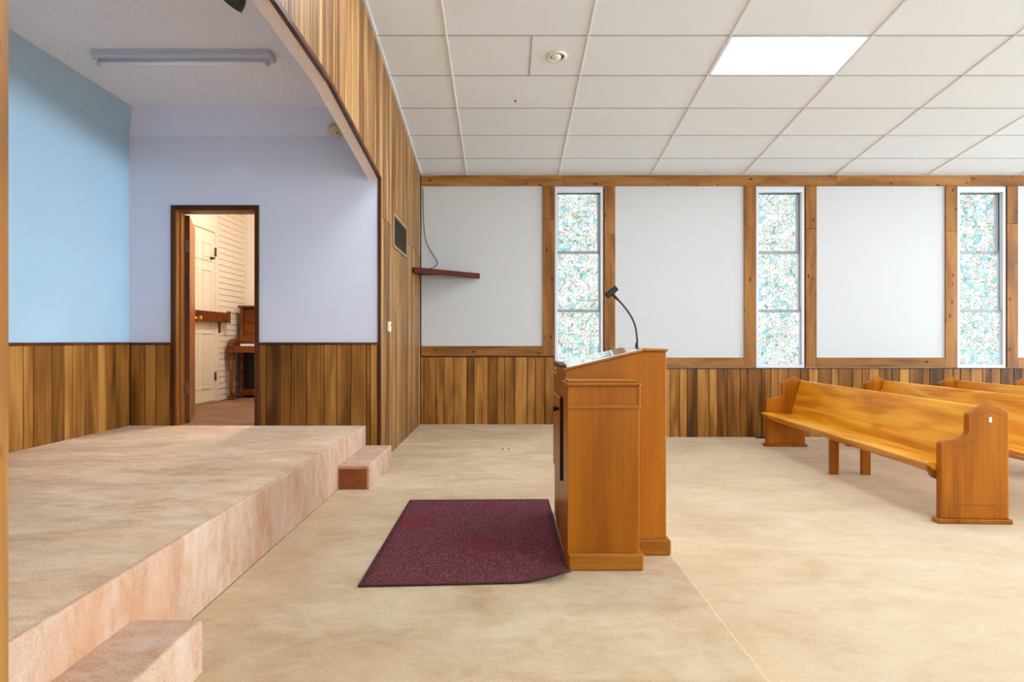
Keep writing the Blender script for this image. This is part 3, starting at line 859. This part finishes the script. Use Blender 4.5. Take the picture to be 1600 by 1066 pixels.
# cupboard door on the speaker's side
dr = lp('cupboard_door', M_lect, LX0 - .020, LX0 - .001, 3.285, 3.74, .54, .966, bev=.003)
lp('door_edge', M_dark, LX0 - .021, LX0 - .001, 3.275, 3.2845, .535, .972, par=dr, bev=.001)
b = new_bm(); lathe(b, [(.008, 0), (.008, .012), (.016, .018), (.016, .028), (0, .033)], 14, Matrix.Translation((LX0 - .020 - O.x, 3.36 - O.y, .905 - O.z)) @ Matrix.Rotation(-math.pi / 2, 4, 'Y'))
obj('door_knob', b, M_black, dr)

# ---- gooseneck microphone clip
gy = 3.46
def G(x, y): return ((x - CX) * gy / F, gy, EYE + (CY - y) * gy / F)
r = tag(empty('gooseneck_clip', (G(995, 546)[0], gy, 1.2215)), 'black gooseneck microphone clip rising from the lectern top', 'microphone stand')
g0 = Vector(r.location)
def gl(pts): return [Vector(p) - g0 for p in pts]
b = new_bm(); lathe(b, [(.019, .0), (.019, .003), (.010, .005), (.008, .03), (.0075, .04)], 18); obj('flange', b, M_gun, r)
raw = [(996, 536), (995.3, 527), (994, 516), (991.5, 506), (987.5, 497), (982, 488), (976, 480), (970, 473), (965.5, 468.5)]
b = new_bm(); tube(b, gl([G(*p) for p in raw]), .0052, 10); obj('gooseneck', b, M_gun, r)
b = new_bm(); tube(b, gl([G(966.5, 469.5), G(962.5, 465.5), G(959.5, 462.5)]), [.0065, .0085, .0075], 10); obj('swivel', b, M_black, r)
# clip: open C-shaped holder pointing towards the speaker
def frame_from(a, bb):
    z = (Vector(bb) - Vector(a)).normalized(); x = Vector((0, 1, 0)); y = z.cross(x).normalized()
    return Matrix(((x.x, y.x, z.x, a[0]), (x.y, y.y, z.y, a[1]), (x.z, y.z, z.z, a[2]), (0, 0, 0, 1)))
a_, b2_ = gl([G(947.5, 462)])[0], gl([G(963, 449.5)])[0]
Mf = frame_from(a_, b2_); Lc = (b2_ - a_).length
b = new_bm()
n_ = 20; segs = []
for k in range(n_ + 1):
    t = math.radians(40 + 280 * k / n_) - math.pi / 2 + math.pi
    row = []
    for (rr0, zz) in ((.0165, 0), (.0205, 0), (.0185, Lc), (.0145, Lc)):
        row.append(b.verts.new(Mf @ Vector((rr0 * math.cos(t), rr0 * math.sin(t), zz))))
    segs.append(row)
for k in range(n_):
    for j in range(4):
        b.faces.new((segs[k][j], segs[k][(j + 1) % 4], segs[k + 1][(j + 1) % 4], segs[k + 1][j]))
b.faces.new(segs[0]); b.faces.new(segs[-1][::-1])
obj('clip', b, M_black, r)
b = new_bm(); tube(b, gl([G(959.5, 462.5), G(957, 459.5)]), .009, 10); obj('clip_stem', b, M_black, r)

# ---- pews
PROF = [(0, .034), (0, .545), (.004, .558), (.016, .569), (.04, .578), (.075, .583), (.118, .587), (.145, .594), (.168, .607), (.182, .626), (.188, .65), (.188, .755), (.196, .767), (.225, .781), (.27, .806), (.335, .841), (.41, .806), (.445, .786), (.457, .772), (.460, .75), (.460, .034)]
PL = 3.22
def make_pew():
    r = empty('church_pew')
    for k, y in enumerate((0, PL - .055)):
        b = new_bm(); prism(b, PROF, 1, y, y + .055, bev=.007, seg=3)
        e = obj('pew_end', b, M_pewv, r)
        b = new_bm(); box(b, -.024, .484, y - .014, y + .069, 0, .034, bev=.008); obj('foot', b, M_pewv, e)
        # routed panel lines on the outer face
        yo = y - .0015 if k == 0 else y + .0555
        ln = [[(.075, .125), (.385, .125)], [(.085, .525), (.14, .531), (.18, .545), (.215, .575)], [(.25, .745), (.335, .782), (.42, .745)]]
        for path in ln:
            b = new_bm(); prism(b, path + [(p[0], p[1] + .0065) for p in path[::-1]], 1, yo, yo + .001)
            obj('routed_line', b, M_rout, e)
        b = new_bm()
        box(b, .322, .342, yo - .004, yo + .001, .705, .742, bev=.004)
        obj('number_plate', b, M_ivory, e)
    # seat: solid plank with rounded nose, dipping towards the back
    b = new_bm()
    prism(b, [(-.062, .404), (-.058, .412), (-.045, .415), (.10, .408), (.33, .388), (.33, .362), (.02, .372), (-.005, .36), (-.052, .392)], 1, .056, PL - .056)
    seat = obj('seat', b, M_pew, r)
    b = new_bm(); prism(b, [(-.040, .383), (-.010, .358), (.018, .330), (.040, .330), (.040, .368), (.0, .3625)], 1, .0975, PL - .0975)
    obj('seat_apron', b, M_pew, seat)
    for y in (.0565, PL - .0965):
        b = new_bm(); prism(b, [(-.044, .384), (-.040, .352), (-.030, .338), (-.022, .318), (-.006, .300), (.030, .300), (.030, .366), (.0, .3585)], 1, y, y + .040)
        obj('seat_bracket', b, M_pewv, seat)
    b = new_bm()
    prism(b, [(.292, .390), (.400, .775), (.405, .790), (.418, .797), (.432, .793), (.436, .780), (.330, .385)], 1, .056, PL - .056)
    back = obj('backrest', b, M_pew, r)
    for xa in (.0, .295):
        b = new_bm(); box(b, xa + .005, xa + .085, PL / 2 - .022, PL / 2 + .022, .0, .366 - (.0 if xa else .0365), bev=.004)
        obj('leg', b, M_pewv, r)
    b = new_bm(); box(b, .086, .294, PL / 2 - .02, PL / 2 + .02, .30, .362, bev=.003); obj('leg_rail', b, M_pewv, r)
    return r
pew = make_pew()
tag(pew, 'honey oak church pew at the front, nearest the lectern, with a white number plate', 'pew', 'rows of oak church pews')
PA = -math.radians(2.1)
pew.location = (3.033, 4.335, 0); pew.rotation_euler = (0, 0, PA)
for dx, lb in ((1.0, 'honey oak church pew in the second row, its long back catching bluish window light'), (1.89, 'honey oak church pew in the third row below the farthest window'), (2.81, 'honey oak church pew in the fourth row at the right edge, mostly hidden')):
    c = copy_tree(pew); c.location.x = 3.033 + dx; c['label'] = lb

# ---- ceiling light panels
def troffer(i, side, label, j=4):
    xa, xb = XL[i], XL[i + 1]
    yc = (YL[j] + YL[j + 1]) / 2
    r = empty('ceiling_light_panel', ((xa + xb) / 2, yc if side > 0 else D + YN - yc, ceil_z(yc)))
    r.rotation_euler = (-th if side > 0 else th, 0, 0)
    tag(r, label, 'ceiling light', 'light panels set in the drop ceiling')
    hx, hy = (xb - xa) / 2 - .013, RP / math.cos(th) / 2 - .013
    b = new_bm()
    for q in ((-hx, hx, -hy, -hy + .014), (-hx, hx, hy - .014, hy), (-hx, -hx + .014, -hy + .014, hy - .014), (hx - .014, hx, -hy + .014, hy - .014)):
        box(b, *q, .002, .02)
    obj('light_frame', b, M_bar, r)
    b = new_bm(); box(b, -hx + .014, hx - .014, -hy + .014, hy - .014, .006, .012); obj('diffuser', b, M_trof, r)
    return r
for side in (1, -1):
    for i in TROFX:  # all but the one in view are added to raise the light
        troffer(i, side, 'glowing rectangular light panel in the white tile ceiling, the only one in view' if (i == 3 and side > 0) else 'added unseen light panel in the ceiling, %s' % ({3: 'over the front pew', 6: 'over the middle pews', 9: 'over the rear of the hall'}[i] + (' on the far slope' if side > 0 else ' on the near slope')))

troffer(1, 1, 'added unseen light panel in the ceiling, over the dais near the ridge', 6)

# ---- round recessed eyeball light
yc = 5.655
r = tag(empty('recessed_eyeball_light', (.475, yc, ceil_z(yc) + .006)), 'round white recessed eyeball fitting in a half ceiling tile', 'ceiling fixture')
r.rotation_euler = (-th, 0, 0)
b = new_bm(); lathe(b, [(.060, .0), (.062, -.010), (.078, -.012), (.094, -.006), (.095, .0)], 32); obj('trim_ring', b, M_ivory, r)
b = new_bm(); lathe(b, [(.060, -.001), (.0, -.0012)], 32); obj('dark_gap', b, M_grille, r)
b = new_bm(); lathe(b, [(.0, -.026), (.030, -.024), (.044, -.016), (.049, -.002)], 28); obj('eyeball', b, M_ivory, r, (-.006, -.004, 0))

# ---- little hook under the ceiling
yc = 3.39 * F / (533 - 157 + 140)
r = tag(obj('ceiling_hook', (lambda b: (tube(b, [(0, 0, .008), (0, 0, -.008), (.006, 0, -.014), (.012, 0, -.010)], .003, 6), lathe(b, [(0, -.001), (.010, .0), (.010, .006)], 12), b)[2])(new_bm()), M_dark), 'tiny brown hook in the middle of a white ceiling tile', 'hook')
r.location = ((805 - CX) * yc / F, yc, ceil_z(yc))

# ---- fluorescent strip on the stage ceiling
r = tag(empty('fluorescent_strip_light', (-2.255, 4.40, SCEIL)), 'unlit fluorescent strip light on the stippled stage ceiling', 'ceiling light')
b = new_bm(); prism(b, [(-.065, 0), (.065, 0), (.065, -.035), (.045, -.055), (-.045, -.055), (-.065, -.035)], 0, -.625, .625, bev=.004); obj('housing', b, M_fixt, r)
for x in (-.59, .59):
    b = new_bm(); box(b, x - .008, x + .008, -.042, .0, -.10, -.0552, bev=.003); obj('lamp_holder', b, M_fixt, r)
b = new_bm(); tube(b, [(-.581, -.022, -.083), (.581, -.022, -.083)], .0145, 14); obj('fluorescent_tube', b, M_tubeoff, r)

# ---- smoke detector on the cove above the doorway
r = tag(empty('smoke_detector', (-1.495, YD - .030, 3.138)), 'round yellowed smoke detector high on the stage wall', 'smoke detector')
r.rotation_euler = (math.radians(180 - 90 + 38 + 0), 0, 0)
nrm = Vector((0, -.20, -.157)).normalized()
r.rotation_euler = nrm.to_track_quat('Z', 'Y').to_euler()
b = new_bm(); lathe(b, [(.066, 0), (.066, .010), (.062, .012)], 28); obj('mounting_plate', b, M_beige, r)
b = new_bm(); lathe(b, [(.058, .012), (.056, .030), (.050, .038), (0, .040)], 28); obj('cover', b, M_beige, r)
b = new_bm(); lathe(b, [(.007, .0405), (.0, .042)], 10, Matrix.Translation((.022, -.012, 0))); obj('test_light', b, M_dark, r)

# ---- clamp spotlight at the top edge
r = tag(empty('spotlight', (-1.37, 3.17, SCEIL)), 'dark metal spotlight shade hanging over the stage at the top edge', 'spotlight')
b = new_bm(); lathe(b, [(.045, 0), (.045, -.02), (.02, -.03)], 18); obj('canopy', b, M_spot, r)
b = new_bm(); tube(b, [(0, 0, -.028), (0, 0, -.16), (.0, .0, -.22)], .010, 10); obj('stem', b, M_spot, r)
Ms = Matrix.Translation((.030, .02, -.225)) @ Matrix.Scale(.8, 4) @ Matrix.Rotation(math.radians(222), 4, Vector((.45, 1, 0)).normalized())
b = new_bm(); lathe(b, [(.0, -.045), (.028, -.04), (.032, .0), (.045, .03), (.062, .075), (.066, .13), (.062, .13), (.058, .076), (.04, .03), (0, .02)], 26, Ms); obj('lamp_shade', b, M_spot, r)
b = new_bm(); lathe(b, [(.0, .03), (.03, .035), (.05, .09), (.045, .11), (0, .12)], 20, Ms); obj('bulb', b, M_ivory, r)

# ---- return air grille, switch box on the panelled wall
r = tag(empty('air_grille', (XP, 6.62, 2.375)), 'brown louvred air grille on the panelled wall', 'vent')
hy, hz = .43, .17
b = new_bm()
for q in ((-hy, hy, -hz, -hz + .025), (-hy, hy, hz - .025, hz), (-hy, -hy + .025, -hz + .025, hz - .025), (hy - .025, hy, -hz + .025, hz - .025)):
    box(b, .0005, .016, *q, bev=.003)
obj('grille_frame', b, M_grillef, r)
b = new_bm(); box(b, .0005, .003, -hy + .025, hy - .025, -hz + .025, hz - .025); obj('grille_back', b, M_grille, r)
n_ = 17
b = new_bm(); prism(b, [(.003, 0), (.012, -.007), (.0125, -.005), (.003, .003)], 1, -hy + .0255, hy - .0255); me = mesh('louvre', b, M_grille)
for i in range(n_): obj('louvre', me, None, r, (0, 0, -hz + .036 + i * (2 * hz - .06) / n_))
r = tag(empty('wall_switch_box', (XP, 5.93, 1.405)), 'small cream thermostat box on the panelled wall by the stage', 'thermostat')
b = new_bm(); box(b, .0005, .030, -.036, .036, -.048, .048, bev=.008, seg=2); obj('cover', b, M_cream, r)
b = new_bm(); box(b, .0302, .034, -.008, .008, .002, .024, bev=.001); obj('dial', b, M_grillef, r)

# ---- corner shelf
r = tag(empty('corner_shelf', (XP, D, 2.09)), 'dark red-brown triangular corner shelf on the white wall', 'shelf')
b = new_bm(); prism(b, [(.004, -.028), (.004, -.715), (.765, -.028)], 2, .045, .060); obj('shelf_board', b, M_shelf, r)
b = new_bm()
ex, ey = Vector((.012, -.735)), Vector((.775, -.026))
nn = Vector((ey.y - ex.y, -(ey.x - ex.x))).normalized() * .019
prism(b, [tuple(ex), tuple(ey), tuple(ey + nn), tuple(ex + nn)], 2, .0, .070, bev=.002)
obj('front_board', b, M_shelf, r)

# ---- cable hanging down the wall to the shelf
pts = [(661, 294), (661.3, 320), (662, 345), (664, 368), (669, 385), (677, 398), (683, 407), (683.5, 413), (678, 418), (670, 420), (665, 424), (664, 425)]
P = []
for i in range(len(pts) - 1):
    for k in range(4):
        t = k / 4
        p0, p1, p2, p3 = pts[max(i - 1, 0)], pts[i], pts[i + 1], pts[min(i + 2, len(pts) - 1)]
        P.append(tuple(.5 * ((2 * p1[j]) + (-p0[j] + p2[j]) * t + (2 * p0[j] - 5 * p1[j] + 4 * p2[j] - p3[j]) * t * t + (-p0[j] + 3 * p1[j] - 3 * p2[j] + p3[j]) * t ** 3) for j in (0, 1)))
b = new_bm(); tube(b, [(WX(x), D - .008, WZ(y)) for x, y in P], .0045, 6)
tag(obj('hanging_cable', b, M_black), 'thin black cable hanging down the white wall to the corner shelf', 'cable')

# ---- small floor fittings
r = tag(empty('floor_register', (3.44, 8.17, 0)), 'black floor vent by the wall behind the front pew', 'vent')
b = new_bm(); box(b, -.15, .15, -.05, .05, .0003, .006, bev=.002); obj('vent_frame', b, M_black, r)
b = new_bm()
for i in range(10): box(b, -.13 + i * .027, -.118 + i * .027, -.038, .038, .0062, .009)
obj('vent_bars', b, M_gun, r)
r = tag(empty('floor_outlet', (.015, 6.33, DAIS)), 'small beige outlet plate set in the dais carpet', 'outlet')
b = new_bm(); box(b, -.06, .06, -.04, .04, .0003, .005, bev=.002); obj('plate', b, M_cream, r)
for x in (-.032, .03):
    b = new_bm(); lathe(b, [(.018, .0051), (.018, .007), (0, .0075)], 14, Matrix.Translation((x, 0, 0))); obj('socket', b, M_gun, r)
